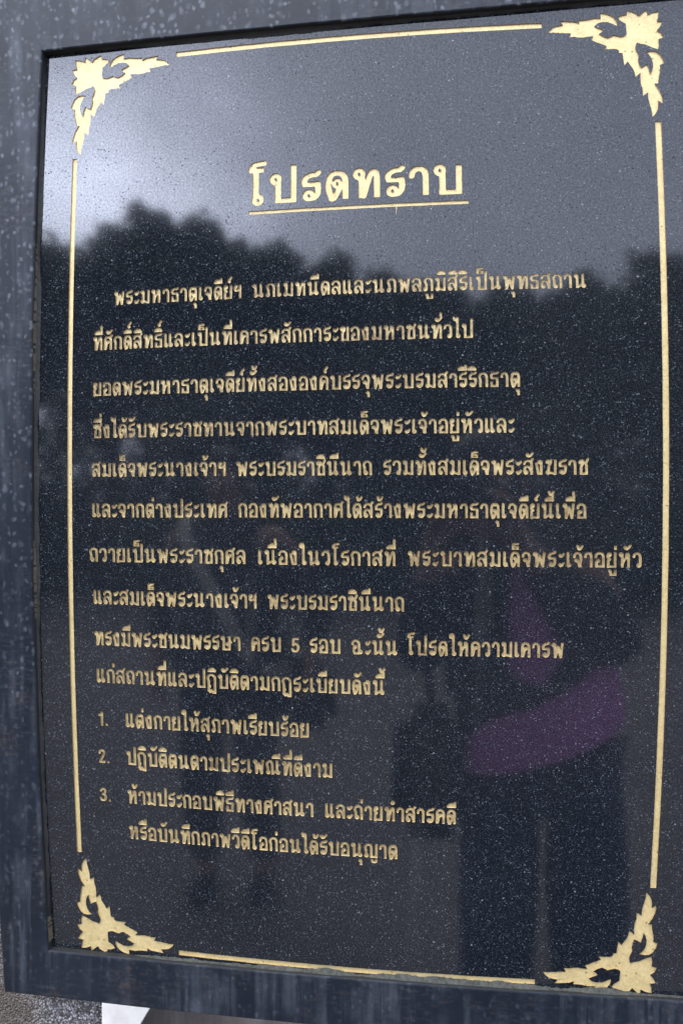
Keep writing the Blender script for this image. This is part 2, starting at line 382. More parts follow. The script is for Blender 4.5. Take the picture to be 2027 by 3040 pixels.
# ---------------------------------------------------------------- lettering
# A small stroke alphabet: each letter is a list of strokes in units of the
# letter height.  ('L', points) is a straight or kinked stroke, ('S', points) a
# smooth one, ('D', x, y, r) a round head, ('T', points) a thin stroke.
def S(*p): return ('S', p)
def L(*p): return ('L', p)
def T(*p): return ('T', p)
def D(x, y, r=.155): return ('D', x, y, r)
ARCH = S((.10, .66), (.11, .80), (.19, .90), (.30, .92), (.42, .88), (.49, .76), (.50, .60))
GL = {
 'ก': (.60, [L((.13, 0), (.13, .52)), S((.13, .5), (.10, .60), (.07, .70), (.11, .82), (.20, .905), (.31, .92), (.42, .88), (.49, .76), (.505, .6)), L((.505, .62), (.505, 0))]),
 'ข': (.58, [D(.15, .83), S((.20, .95), (.30, .86), (.27, .70), (.19, .58), (.17, .45)), L((.17, .5), (.17, 0)), L((.1, .075), (.55, .075)), L((.49, 0), (.49, 1))]),
 'ช': (.60, [D(.15, .83), S((.20, .95), (.30, .86), (.27, .70), (.19, .58), (.17, .45)), L((.17, .5), (.17, 0)), L((.1, .075), (.55, .075)), L((.49, 0), (.49, .66)), S((.49, .6), (.44, .76), (.50, .86), (.57, 1.04))]),
 'ซ': (.62, [D(.13, .82, .13), S((.17, .95), (.25, .84), (.32, .95), (.30, .74), (.20, .58), (.17, .45)), L((.17, .5), (.17, 0)), L((.1, .075), (.55, .075)), L((.49, 0), (.49, .66)), S((.49, .6), (.44, .76), (.50, .86), (.57, 1.04))]),
 'ค': (.60, [L((.10, 0), (.10, .6)), S((.10, .55), (.11, .78), (.19, .90), (.30, .92), (.42, .88), (.49, .76), (.505, .6)), L((.505, .62), (.505, 0)), D(.30, .57, .13), S((.20, .55), (.20, .35), (.13, .05)), L((.02, .075), (.2, .075))]),
 'ศ': (.62, [L((.10, 0), (.10, .6)), S((.10, .55), (.11, .78), (.19, .90), (.30, .92), (.42, .88), (.49, .76), (.505, .6)), L((.505, .62), (.505, 0)), D(.30, .57, .13), S((.20, .55), (.20, .35), (.13, .05)), L((.40, .84), (.50, .93), (.60, 1.10)), L((.02, .075), (.2, .075))]),
 'ฆ': (.70, [D(.13, .84, .13), S((.17, .95), (.25, .84), (.33, .95), (.31, .76), (.22, .60), (.20, .45)), L((.2, .5), (.2, .15)), D(.17, .16), L((.2, .14), (.40, .13), (.6, .05)), L((.6, 0), (.6, 1))]),
 'ง': (.52, [D(.29, .83), L((.37, .86), (.37, 0)), L((.43, .075), (.14, .075)), L((.22, .0), (.07, .80))]),
 'จ': (.55, [S((.07, .66), (.09, .81), (.17, .90), (.27, .92), (.38, .87), (.44, .74), (.445, .5), (.36, .05)), L((.40, .3), (.40, .0)), D(.20, .46, .14), L((.29, .45), (.37, .05))]),
 'ฉ': (.76, [S((.07, .66), (.09, .81), (.17, .90), (.27, .92), (.40, .87), (.47, .74), (.48, .5), (.48, .1)), D(.24, .50, .14), S((.17, .45), (.15, .25), (.2, .09), (.30, .075)), L((.28, .075), (.5, .075)), D(.58, .17, .15)]),
 'ญ': (.90, [D(.17, .16), L((.14, .2), (.14, .52)), S((.14, .5), (.11, .60), (.08, .70), (.12, .82), (.20, .905), (.31, .92), (.41, .88), (.47, .76), (.48, .6)), L((.48, .62), (.48, 0)), L((.42, .075), (.86, .075)), L((.80, 0), (.80, 1)), S((.52, -.14), (.56, -.27), (.68, -.30), (.79, -.25), (.80, -.12))]),
 'ณ': (.98, [D(.17, .16), L((.14, .2), (.14, .52)), S((.14, .5), (.11, .60), (.08, .70), (.12, .82), (.20, .905), (.30, .92), (.38, .88), (.43, .76), (.44, .6)), L((.44, .62), (.44, 0)), L((.44, .08), (.74, .28)), L((.74, 1), (.74, .15)), D(.81, .16)]),
 'ฏ': (.64, [L((.13, -.12), (.13, .52)), D(.17, .12, .12), S((.13, .5), (.10, .60), (.07, .70), (.11, .82), (.20, .905), (.31, .92), (.42, .88), (.52, .76), (.535, .6)), L((.535, .62), (.535, -.38)), L((.07, -.10), (.22, -.26), (.30, -.14), (.40, -.30), (.54, -.18))]),
 'ด': (.60, [S((.19, 0), (.13, .22), (.09, .48), (.12, .74), (.20, .89), (.31, .92), (.42, .88), (.49, .76), (.505, .6)), L((.505, .62), (.505, 0)), D(.30, .56, .13), S((.38, .55), (.35, .35), (.22, .02)), L((.11, .06), (.27, .06))]),
 'ต': (.60, [S((.19, 0), (.13, .22), (.09, .48), (.11, .74), (.16, .88), (.23, .93), (.305, .84)), S((.305, .84), (.37, .93), (.44, .90), (.49, .78), (.505, .6)), L((.505, .62), (.505, 0)), D(.30, .50, .13), S((.38, .50), (.35, .33), (.22, .02)), L((.11, .06), (.27, .06))]),
 'ถ': (.60, [D(.21, .16), L((.13, .15), (.13, .52)), S((.13, .5), (.10, .60), (.07, .70), (.11, .82), (.20, .905), (.31, .92), (.42, .88), (.49, .76), (.505, .6)), L((.505, .62), (.505, 0))]),
 'ภ': (.64, [D(.16, .16), L((.21, .15), (.21, .52)), S((.21, .5), (.17, .60), (.12, .70), (.15, .82), (.24, .905), (.35, .92), (.46, .88), (.53, .76), (.545, .6)), L((.545, .62), (.545, 0))]),
 'ท': (.68, [D(.155, .84), L((.215, .86), (.215, 0)), S((.25, .02), (.33, .40), (.41, .76), (.49, .91), (.565, .84), (.58, .64)), L((.58, .66), (.58, 0))]),
 'ธ': (.56, [S((.50, .98), (.40, .91), (.24, .91), (.12, .83), (.09, .70), (.14, .59)), L((.09, .59), (.50, .59)), L((.455, .64), (.455, 0)), L((.06, .075), (.54, .075)), L((.12, .0), (.12, .40))]),
 'น': (.76, [D(.155, .84), L((.215, .86), (.215, 0)), L((.2, .06), (.56, .30)), L((.545, 1), (.545, .15)), D(.60, .16)]),
 'บ': (.70, [D(.155, .84), L((.215, .86), (.215, 0)), L((.13, .075), (.66, .075)), L((.60, 0), (.60, 1))]),
 'ป': (.70, [D(.155, .84), L((.215, .86), (.215, 0)), L((.13, .075), (.66, .075)), L((.60, 0), (.60, 1.32))]),
 'พ': (.76, [D(.15, .84), L((.205, .86), (.235, 0)), L((.25, .09), (.40, .74), (.55, .09)), L((.565, 0), (.655, 1)), L((.20, .05), (.29, .05)), L((.51, .05), (.60, .05))]),
 'ม': (.68, [D(.155, .84), L((.215, .86), (.215, .15)), D(.165, .155), L((.2, .19), (.56, .06)), L((.57, 0), (.57, 1))]),
 'ย': (.60, [D(.165, .84), S((.08, .80), (.08, .66), (.22, .53)), S((.22, .53), (.11, .46), (.10, .30), (.10, .0)), L((.02, .075), (.55, .075)), L((.49, 0), (.49, 1))]),
 'ร': (.50, [S((.44, 1.0), (.36, .91), (.24, .90), (.13, .82), (.08, .70), (.11, .57)), L((.05, .58), (.46, .58)), S((.41, .62), (.42, .40), (.40, .22), (.32, .10), (.20, .08)), D(.19, .20, .155)]),
 'ล': (.60, [S((.07, .70), (.11, .82), (.20, .905), (.31, .92), (.42, .88), (.49, .76), (.505, .6)), L((.505, .62), (.505, 0)), D(.17, .16), S((.09, .2), (.10, .42), (.20, .54), (.32, .53), (.42, .40), (.47, .22))]),
 'ส': (.62, [S((.07, .70), (.11, .82), (.20, .905), (.31, .92), (.42, .88), (.49, .76), (.505, .6)), L((.505, .62), (.505, 0)), D(.17, .16), S((.09, .2), (.10, .42), (.20, .54), (.32, .53), (.42, .40), (.47, .22)), L((.40, .84), (.50, .93), (.60, 1.10))]),
 'ว': (.52, [S((.06, .68), (.09, .81), (.17, .90), (.27, .92), (.37, .87), (.42, .74), (.43, .5), (.43, .15)), D(.355, .16)]),
 'ษ': (.78, [D(.155, .84), L((.215, .86), (.215, 0)), L((.13, .075), (.66, .075)), L((.60, 0), (.60, 1)), D(.44, .46, .12), S((.42, .40), (.56, .44), (.75, .60))]),
 'ห': (.72, [D(.155, .84), L((.215, .86), (.215, 0)), S((.23, .20), (.30, .46), (.42, .62), (.50, .78)), D(.50, .84, .14), L((.57, .84), (.57, 0))]),
 'อ': (.60, [S((.08, .66), (.10, .80), (.19, .90), (.30, .92), (.42, .88), (.49, .76), (.505, .6)), L((.505, .62), (.505, 0)), L((.06, .075), (.56, .075)), L((.125, .0), (.125, .44)), D(.215, .44, .14)]),
 'ฯ': (.54, [D(.15, .85, .14), S((.09, .82), (.10, .60), (.24, .58), (.40, .72)), L((.43, 1), (.43, 0))]),
 'า': (.50, [S((.07, .66), (.09, .81), (.17, .90), (.26, .92), (.35, .87), (.395, .74), (.40, .58)), L((.40, .6), (.40, 0))]),
 'ะ': (.38, [D(.13, .76, .115), S((.14, .68), (.22, .70), (.35, .90)), D(.13, .16, .115), S((.14, .08), (.22, .10), (.35, .30))]),
 'เ': (.33, [L((.12, 1), (.12, .15)), D(.175, .155)]),
 'แ': (.64, [L((.12, 1), (.12, .15)), D(.175, .155), L((.43, 1), (.43, .15)), D(.485, .155)]),
 'โ': (.46, [L((.20, 1.26), (.20, .15)), D(.25, .155), L((.03, 1.20), (.40, 1.20)), S((.08, 1.2), (.13, 1.36), (.25, 1.42), (.44, 1.44))]),
 'ไ': (.40, [L((.23, 1.30), (.23, .15)), D(.28, .155), S((.02, 1.45), (.06, 1.26), (.15, 1.22), (.21, 1.38), (.23, 1.2))]),
 'ใ': (.42, [D(.12, 1.24, .12), S((.05, 1.24), (.08, 1.40), (.20, 1.42), (.25, 1.28), (.25, 1.1)), L((.25, 1.2), (.25, .15)), D(.30, .155)]),
 '1': (.36, [L((.24, 1), (.24, 0)), S((.22, .94), (.17, .80), (.04, .76))]),
 '2': (.56, [S((.08, .70), (.12, .86), (.27, .92), (.42, .84), (.44, .68), (.30, .42), (.10, .10)), L((.03, .08), (.53, .08))]),
 '3': (.56, [S((.08, .76), (.15, .88), (.27, .92), (.40, .86), (.42, .72), (.36, .58), (.22, .53)), S((.22, .53), (.40, .48), (.46, .32), (.40, .14), (.26, .08), (.12, .12), (.06, .26))]),
 '5': (.56, [L((.12, .92), (.50, .92)), L((.15, .95), (.11, .48)), S((.11, .48), (.22, .58), (.36, .56), (.46, .42), (.45, .22), (.36, .10), (.24, .08), (.12, .12), (.06, .26))]),
 '.': (.24, [L((.05, .09), (.21, .09))]),
 ' ': (.45, []),
}
# marks hang from the right edge of the letter before them
MK = {
 'ิ': [T((-.56, 1.16), (-.04, 1.16)), S((-.52, 1.18), (-.44, 1.30), (-.30, 1.36), (-.16, 1.30), (-.08, 1.18)), T((-.45, 1.22), (-.12, 1.22))],
 'ี': [T((-.56, 1.16), (-.02, 1.16)), S((-.52, 1.18), (-.44, 1.30), (-.30, 1.36), (-.16, 1.30), (-.08, 1.18)), T((-.45, 1.22), (-.12, 1.22)), L((-.09, 1.12), (-.09, 1.52))],
 'ึ': [T((-.56, 1.16), (-.04, 1.16)), S((-.52, 1.18), (-.44, 1.30), (-.30, 1.36), (-.16, 1.30), (-.08, 1.18)), T((-.45, 1.22), (-.12, 1.22)), D(-.09, 1.36, .11)],
 'ื': [T((-.56, 1.16), (-.02, 1.16)), S((-.52, 1.18), (-.44, 1.30), (-.30, 1.34), (-.2, 1.2)), T((-.45, 1.22), (-.12, 1.22)), L((-.08, 1.12), (-.08, 1.52)), L((-.27, 1.15), (-.27, 1.46))],
 'ั': [D(-.36, 1.30, .125), S((-.36, 1.20), (-.22, 1.22), (-.04, 1.44))],
 '็': [T((-.50, 1.16), (-.08, 1.16)), T((-.44, 1.14), (-.44, 1.46)), T((-.47, 1.31), (-.12, 1.31)), T((-.14, 1.34), (-.14, 1.14)), S((-.44, 1.46), (-.30, 1.47), (-.10, 1.50))],
 '่': [L((-.10, 1.13), (-.10, 1.42))],
 '้': [D(-.30, 1.36, .10), S((-.29, 1.34), (-.24, 1.18), (-.14, 1.20), (-.02, 1.40))],
 '์': [D(-.22, 1.22, .11), S((-.28, 1.26), (-.20, 1.38), (-.08, 1.56))],
 'ุ': [D(-.16, -.24, .12), L((-.105, -.24), (-.105, -.56))],
 'ู': [D(-.42, -.22, .11), L((-.37, -.22), (-.37, -.50)), L((-.44, -.46), (-.03, -.46)), L((-.10, -.14), (-.10, -.52))],
 'ํ': [D(-.16, 1.28, .15)],
}
TOP1 = set('ิีึืั็')
GAP = .075

def _spline(p, n=7):
    p = [np.array(q, float) for q in p]
    if len(p) < 3: return p
    q = [2*p[0]-p[1]] + p + [2*p[-1]-p[-2]]
    out = []
    for i in range(1, len(q)-2):
        a, b, c, d = q[i-1:i+3]
        for k in range(n):
            t = k/n
            out.append(.5*((2*b)+(c-a)*t+(2*a-5*b+4*c-d)*t*t+(3*b-a-3*c+d)*t**3))
    return out + [p[-1]]

def layout(text, sx):
    """strokes placed along a line, and the width of the line"""
    x, out, prev_tall, tops = 0.0, [], False, 0
    text = text.replace('ำ', 'ํา')
    first = True
    for ch in text:
        if ch in MK:
            dx, dy = (-.16 if prev_tall else 0.0), 0.0
            if ch in '่้์' and tops: dy = .36
            if ch in TOP1 or ch == 'ํ': tops += 1
            for s in MK[ch]:
                out.append((s, x - GAP*sx, dx, dy, min(sx, 1.1)))
            continue
        w, st = GL[ch]
        for s in st: out.append((s, x, 0., 0., sx))
        x += (w + (GAP if ch != ' ' else 0)) * sx
        prev_tall, tops = ch in 'ป', 0
    return out, x - GAP*sx

def line_field(text, sx=1.0, pen=.088, res=32, hole=0.0, big=1.0):
    st, width = layout(text, sx)
    x0, y0 = -.25, -.75
    nx, ny = int((width+.5)*res)+2, int(2.75*res)
    F = np.full((ny, nx), 9.0)
    holes = []
    def stamp(xa, xb, ya, yb, fn):
        i0, i1 = max(0, int((xa-x0)*res)-3), min(nx, int((xb-x0)*res)+4)
        j0, j1 = max(0, int((ya-y0)*res)-3), min(ny, int((yb-y0)*res)+4)
        X, Y = np.meshgrid(x0+np.arange(i0, i1)/res, y0+np.arange(j0, j1)/res)
        F[j0:j1, i0:i1] = np.minimum(F[j0:j1, i0:i1], fn(X, Y))
    for s, ox, dx, dy, k in st:
        if s[0] == 'D':
            cx, cy, r = ox+(s[1]+dx)*k, s[2]+dy, s[3]*(1+.25*(k-1))*big
            stamp(cx-r, cx+r, cy-r, cy+r, lambda X, Y: np.hypot(X-cx, Y-cy)-r)
            if hole: holes.append((cx, cy, hole))
            continue
        pts = [(ox+(a+dx)*k, b+dy) for a, b in s[1]]
        hw = pen*.72 if s[0] == 'T' else pen
        P = _spline(pts) if s[0] == 'S' else [np.array(p) for p in pts]
        for i in range(len(P)-1):
            a, b = P[i], P[i+1]
            d = b-a; ln = np.hypot(*d)
            if ln < 1e-6: continue
            d /= ln; n = np.array([-d[1], d[0]]); c = (a+b)/2
            h = hw*(.86+.14*abs(d[1]))          # level strokes a little thinner
            def seg(X, Y):
                u = np.abs((X-c[0])*d[0]+(Y-c[1])*d[1])-ln/2
                v = np.abs((X-c[0])*n[0]+(Y-c[1])*n[1])-h
                return np.where((u > 0) & (v > 0), np.hypot(u, v), np.maximum(u, v))
            m = hw
            stamp(min(a[0], b[0])-m, max(a[0], b[0])+m, min(a[1], b[1])-m, max(a[1], b[1])+m, seg)
            if i:
                stamp(a[0]-h, a[0]+h, a[1]-h, a[1]+h, lambda X, Y: np.hypot(X-a[0], Y-a[1])-h)
    for cx, cy, r in holes:
        i0, i1 = int((cx-r-x0)*res)-2, int((cx+r-x0)*res)+3
        j0, j1 = int((cy-r-y0)*res)-2, int((cy+r-y0)*res)+3
        X, Y = np.meshgrid(x0+np.arange(i0, i1)/res, y0+np.arange(j0, j1)/res)
        F[j0:j1, i0:i1] = np.maximum(F[j0:j1, i0:i1], r-np.hypot(X-cx, Y-cy))
    return F, x0, y0, res, width

def contours(F, x0, y0, res, tol=.009):
    """closed outlines of F<0 by marching squares, thinned"""
    ny, nx = F.shape
    neg = F < 0
    nxt = {}
    def cut(a, b):                       # a, b grid nodes (j, i)
        fa, fb = F[a], F[b]; t = fa/(fa-fb); t = min(max(t, .02), .98)
        return (x0+(a[1]+(b[1]-a[1])*t)/res, y0+(a[0]+(b[0]-a[0])*t)/res)
    code = neg[:-1, :-1]*1+neg[:-1, 1:]*2+neg[1:, 1:]*4+neg[1:, :-1]*8
    pos = {}
    TB = {1: [(3, 0)], 2: [(0, 1)], 3: [(3, 1)], 4: [(1, 2)], 5: [(3, 2), (1, 0)], 6: [(0, 2)], 7: [(3, 2)],
          8: [(2, 3)], 9: [(2, 0)], 10: [(0, 3), (2, 1)], 11: [(2, 1)], 12: [(1, 3)], 13: [(1, 0)], 14: [(0, 3)]}
    for j, i in zip(*np.nonzero((code > 0) & (code < 15))):
        j, i = int(j), int(i)
        e = (((j, i), (j, i+1)), ((j, i+1), (j+1, i+1)), ((j+1, i), (j+1, i+1)), ((j, i), (j+1, i)))
        for a, b in TB[int(code[j, i])]:
            for q in (a, b):
                if e[q] not in pos: pos[e[q]] = cut(*e[q])
            nxt[e[a]] = e[b]
    out = []
    while nxt:
        k0, v = nxt.popitem()
        loop = [pos[k0]]
        while v != k0 and v in nxt:
            loop.append(pos[v]); v = nxt.pop(v)
        if len(loop) > 5: out.append(thin(np.array(loop), tol))
    return [c for c in out if len(c) >= 3]

def thin(P, tol):
    def rdp(a, b):
        if b <= a+1: return []
        d = P[b % n]-P[a]; ln = np.hypot(*d) or 1e-9
        q = P[a+1:b]-P[a]
        dist = np.abs(q[:, 0]*d[1]-q[:, 1]*d[0])/ln
        k = int(dist.argmax())
        if dist[k] < tol: return []
        m = a+1+k
        return rdp(a, m)+[m]+rdp(m, b)
    n = len(P)
    far = int(np.hypot(*(P-P[0]).T).argmax())
    return P[[0]+rdp(0, far)+[far]+rdp(far, n)]

# ---------------------------------------------------------------- the ground and what stands about
def disc(name, r, z, mat, n=96, rings=(1.,)):
    v = [(0, 0, z)]; f = []
    for k in range(n):
        t = 2*math.pi*k/n
        v.append((r*math.cos(t), r*math.sin(t), z))
    for k in range(n): f.append((0, 1+k, 1+(k+1) % n))
    return mesh(name, v, f, mat)
tag(disc('grass_field', 150, -.006, M_GRASS), kind='structure')
pv = mesh('pavement', [(-14, -10.5, 0), (14, -10.5, 0), (14, 9, 0), (-14, 9, 0), (-14, -10.5, -.1), (14, -10.5, -.1), (14, 9, -.1), (-14, 9, -.1)],
          [(0, 1, 2, 3), (0, 4, 5, 1), (1, 5, 6, 2), (2, 6, 7, 3), (3, 7, 4, 0)], M_PAVE)
tag(pv, kind='structure')

# ---------------------------------------------------------------- the sign
BOW = [(0, 1, 0.00002, -0.00096), (0, 2, -0.00195, 0.00189), (0, 3, 0.00002, -0.08546), (0, 4, 0.00066, 0.00012), (0, 5, -0.00001, 0.01363), (1, 0, -0.00075, 0.00001), (1, 1, 0.00130, -0.00478), (1, 2, -0.08546, -0.00030), (1, 3, 0.00022, -0.00285), (1, 4, 0.01325, 0.00009), (2, 0, -0.00590, 0.00060), (2, 1, -0.00036, -0.08301), (2, 2, -0.00233, -0.00006), (2, 3, 0.00012, 0.02511), (3, 0, -0.08517, 0.00008), (3, 1, 0.00020, -0.00282), (3, 2, 0.02649, 0.00004), (4, 0, -0.00351, -0.00016), (4, 1, 0.00013, 0.01170), (5, 0, 0.01392, -0.00006)]
def bow(u, v):
    """the sign's outline is very slightly bellied, like the photograph shows it"""
    u = np.asarray(u, float); v = np.asarray(v, float)
    U, V = u-.5, v-H/2
    du = sum(a*U**i*V**j for i, j, a, b in BOW)
    dv = sum(b*U**i*V**j for i, j, a, b in BOW)
    return u+du, v+dv
X0, Z0 = -.69198*W, 1.5+.77856*W           # world place of the border's top left corner
ROOT = Vector((X0+.5*W, 0, Z0-1.72*W))
sign = empty('granite_sign', ROOT)
tag(sign, 'framed black granite tablet cut with gilt Thai lettering and corner scrolls', 'sign')
def place(u, v, y, bowed=True):
    if bowed: u, v = bow(u, v)
    return np.stack([X0+W*np.asarray(u)-ROOT.x, np.full(np.shape(u), y), Z0-W*np.asarray(v)-ROOT.z], -1)

DEPTH = .0012                              # depth of the cutting
loops_uv = []                              # everything cut into the stone: (name, [loops])
XH = .0247                                 # letter height
def add_line(name, text, u0, u1, v, xh=XH, pen=.087, hole=0.0, big=1.0):
    w1 = layout(text, 1.0)[1]
    sx = (u1-u0)/xh/w1
    F, x0, y0, res, wd = line_field(text, sx, pen, 36, hole, big)
    return [np.stack([u0+c[:, 0]*xh, v-c[:, 1]*xh], 1) for c in contours(F, x0, y0, res)]
TEXT = [
 [('พระมหาธาตุเจดีย์ฯ', .0826, .3135, .4484), ('นภเมทนีดลและนภพลภูมิสิริเป็นพุทธสถาน', .3314, .8780, .4485)],
 [('ที่ศักดิ์สิทธิ์และเป็นที่เคารพสักการะของมหาชนทั่วไป', .0440, .6970, .5264)],
 [('ยอดพระมหาธาตุเจดีย์ทั้งสององค์บรรจุพระบรมสารีริกธาตุ', .0450, .7713, .6064)],
 [('ซึ่งได้รับพระราชทานจากพระบาทสมเด็จพระเจ้าอยู่หัวและ', .0453, .7615, .6800)],
 [('สมเด็จพระนางเจ้าฯ', .0431, .2870, .7472), ('พระบรมราชินีนาถ', .3047, .5332, .7473), ('รวมทั้งสมเด็จพระสังฆราช', .5508, .8783, .7471)],
 [('และจากต่างประเทศ', .0424, .2896, .8175), ('กองทัพอากาศได้สร้างพระมหาธาตุเจดีย์นี้เพื่อ', .3079, .8756, .8167)],
 [('ถวายเป็นพระราชกุศล', .0372, .3206, .8950), ('เนื่องในวโรกาสที่', .3409, .5717, .8951), ('พระบาทสมเด็จพระเจ้าอยู่หัว', .5906, .9634, .8943)],
 [('และสมเด็จพระนางเจ้าฯ', .0434, .3396, .9694), ('พระบรมราชินีนาถ', .3576, .5859, .9692)],
 [('ทรงมีพระชนมพรรษา', .0442, .3110, 1.0418), ('ครบ', .3287, .3807, 1.0414), ('5', .3980, .4122, 1.0415), ('รอบ', .4289, .4812, 1.0414), ('ฉะนั้น', .4990, .5750, 1.0416), ('โปรดให้ความเคารพ', .5905, .8427, 1.0403)],
 [('แก่สถานที่และปฏิบัติตามกฏระเบียบดังนี้', .0463, .5546, 1.1082)],
 [('1.', .0485, .0665, 1.1860), ('แต่งกายให้สุภาพเรียบร้อย', .0992, .4279, 1.1858)],
 [('2.', .0461, .0670, 1.2543), ('ปฏิบัติตนตามประเพณีที่ดีงาม', .0993, .4675, 1.2538)],
 [('3.', .0460, .0674, 1.3255), ('ห้ามประกอบพิธีทางศาสนา', .0989, .4347, 1.3250), ('และถ่ายทำสารคดี', .4535, .6740, 1.3244)],
 [('หรือบันทึกภาพวีดีโอก่อนได้รับอนุญาต', .0993, .5775, 1.3915)],
]
loops_uv.append(('heading', add_line('heading', 'โปรดทราบ', .3222, .6840, .2871, .0498, .104, .048, 1.25)))
for parts in TEXT:
    lp = []
    for text, u0, u1, v in parts:
        lp += add_line('text_line', text, u0, u1, v, XH*(1 + .06*(v-.9)))
    loops_uv.append(('text_line', lp))
def bar(u0, u1, v0, v1):
    n = 28
    if u1-u0 > v1-v0:
        t = np.linspace(u0, u1, n)
        top = np.stack([t, np.full(n, v1)], 1); bot = np.stack([t[::-1], np.full(n, v0)], 1)
    else:
        t = np.linspace(v0, v1, n)
        top = np.stack([np.full(n, u0), t], 1); bot = np.stack([np.full(n, u1), t[::-1]], 1)
    j = np.concatenate([top, bot])
    return [j + np.random.RandomState(int(u0*1000+v0*77) % 999).normal(0, .00012, j.shape)]
loops_uv.append(('heading_underline', bar(.3243, .6923, .2987, .3048)))
loops_uv.append(('border_line', bar(-.0040, .0048, .1762, 1.4273)))
loops_uv.append(('border_line', bar(.9957, 1.0055, .1737, 1.4249)))
loops_uv.append(('border_line', bar(.1876, .8186, -.0052, .0045)))
loops_uv.append(('border_line', bar(.1852, .8134, 1.5985, 1.6078)))
ORN =  [(0.01, 0.169), (0.0047, 0.1637), (0.0008, 0.1562), (-0.0006, 0.1487), (-0.0004, 0.1411), (-0.0071, 0.1461), (-0.0082, 0.1413), (-0.0066, 0.133), (-0.0028, 0.1225), (0.0036, 0.1122), (-0.0021, 0.1121), (-0.0036, 0.1023), (-0.0059, 0.0926), (-0.0069, 0.0856), (-0.0065, 0.0807), (-0.0138, 0.0774), (-0.0117, 0.0696), (-0.0071, 0.061), (-0.001, 0.0566), (0.0067, 0.0559), (0.0158, 0.0575), (0.0103, 0.0619), (0.0062, 0.0691), (0.0045, 0.0769), (0.0048, 0.0839), (0.0069, 0.0909), (0.0103, 0.0957), (0.0117, 0.0865), (0.0142, 0.0784), (0.0198, 0.0821), (0.0248, 0.084), (0.0274, 0.0769), (0.0284, 0.0698), (0.027, 0.0635), (0.0287, 0.0585), (0.031, 0.0534), (0.0317, 0.0492), (0.0304, 0.0435), (0.0287, 0.0404), (0.0239, 0.0426), (0.0156, 0.044), (0.0125, 0.0455), (0.005, 0.0493), (-0.005, 0.0531), (-0.0071, 0.0447), (-0.0068, 0.0354), (-0.0153, 0.0328), (-0.012, 0.0248), (-0.0052, 0.0196), (-0.0101, 0.014), (-0.0155, 0.0045), (-0.0062, 0.0034), (-0.0087, -0.0055), (-0.0099, -0.0141), (-0.0001, -0.0123), (0.0089, -0.0082), (0.0099, -0.017), (0.0167, -0.0121), (0.0232, -0.0058), (0.0271, -0.011), (0.0334, -0.0142), (0.0417, -0.0171), (0.0427, -0.0099), (0.0512, -0.0083), (0.0579, -0.0052), (0.055, 0.0003), (0.0453, 0.0071), (0.045, 0.0187), (0.0447, 0.0244), (0.0475, 0.0275), (0.054, 0.0291), (0.0617, 0.0274), (0.0661, 0.0258), (0.0707, 0.0285), (0.076, 0.0304), (0.0836, 0.0273), (0.0898, 0.0227), (0.0858, 0.0207), (0.0821, 0.0165), (0.0893, 0.0133), (0.0968, 0.0094), (0.0914, 0.0046), (0.0848, 0.0027), (0.0758, 0.0028), (0.0669, 0.0063), (0.0604, 0.0102), (0.0592, 0.0066), (0.0608, 0.0), (0.065, -0.0059), (0.0712, -0.0098), (0.0776, -0.0123), (0.0863, -0.0137), (0.0858, -0.0043), (0.0961, -0.0053), (0.1092, -0.0027), (0.1221, -0.0022), (0.1215, 0.0032), (0.1287, -0.0), (0.1404, -0.001), (0.1537, -0.0022), (0.1484, 0.0049), (0.1562, 0.0059), (0.1641, 0.008), (0.1702, 0.0132), (0.1739, 0.0188), (0.1658, 0.0178), (0.1542, 0.0191), (0.1439, 0.02), (0.1359, 0.0204), (0.1393, 0.0274), (0.1313, 0.0269), (0.1236, 0.0284), (0.1159, 0.0288), (0.1081, 0.0274), (0.0997, 0.0273), (0.1045, 0.0329), (0.0957, 0.0375), (0.0869, 0.0412), (0.0783, 0.0454), (0.0825, 0.0509), (0.0719, 0.0506), (0.0636, 0.0506), (0.0592, 0.0528), (0.0592, 0.0575), (0.0531, 0.0581), (0.0525, 0.0669), (0.0514, 0.0799), (0.0455, 0.0728), (0.0414, 0.08), (0.0367, 0.0872), (0.0338, 0.0999), (0.0255, 0.0929), (0.0265, 0.1015), (0.026, 0.1127), (0.0235, 0.1211), (0.0237, 0.1329), (0.0153, 0.1272), (0.0153, 0.138), (0.0133, 0.1477), (0.0107, 0.1574)]

ORN = np.array(ORN)
def curl(src, dst):
    """the corner scroll carried from its own corner to another one"""
    src = np.hstack([np.array(src), np.ones((3, 1))])
    A = np.linalg.solve(src, np.array(dst))
    return np.hstack([ORN, np.ones((len(ORN), 1))]) @ A
SRC = [(.1739, .0188), (.0100, .1690), (-.0099, -.0141)]
for dst, sx, sy in (([(.1719, .0141), (.0080, .1661), (-.0112, -.0195)], 1, 0), ([(.1755, .0184), (.0117, .1703), (-.0067, -.0141)], 0, 0),
                    ([(.1769, .0147), (.0132, .1646), (-.0060, -.0164)], 0, 1), (SRC, 1, 1)):
    q = curl(SRC, dst)
    loops_uv.append(('corner_ornament', [np.stack([1-q[:, 0] if sx else q[:, 0], H-q[:, 1] if sy else q[:, 1]], 1)]))

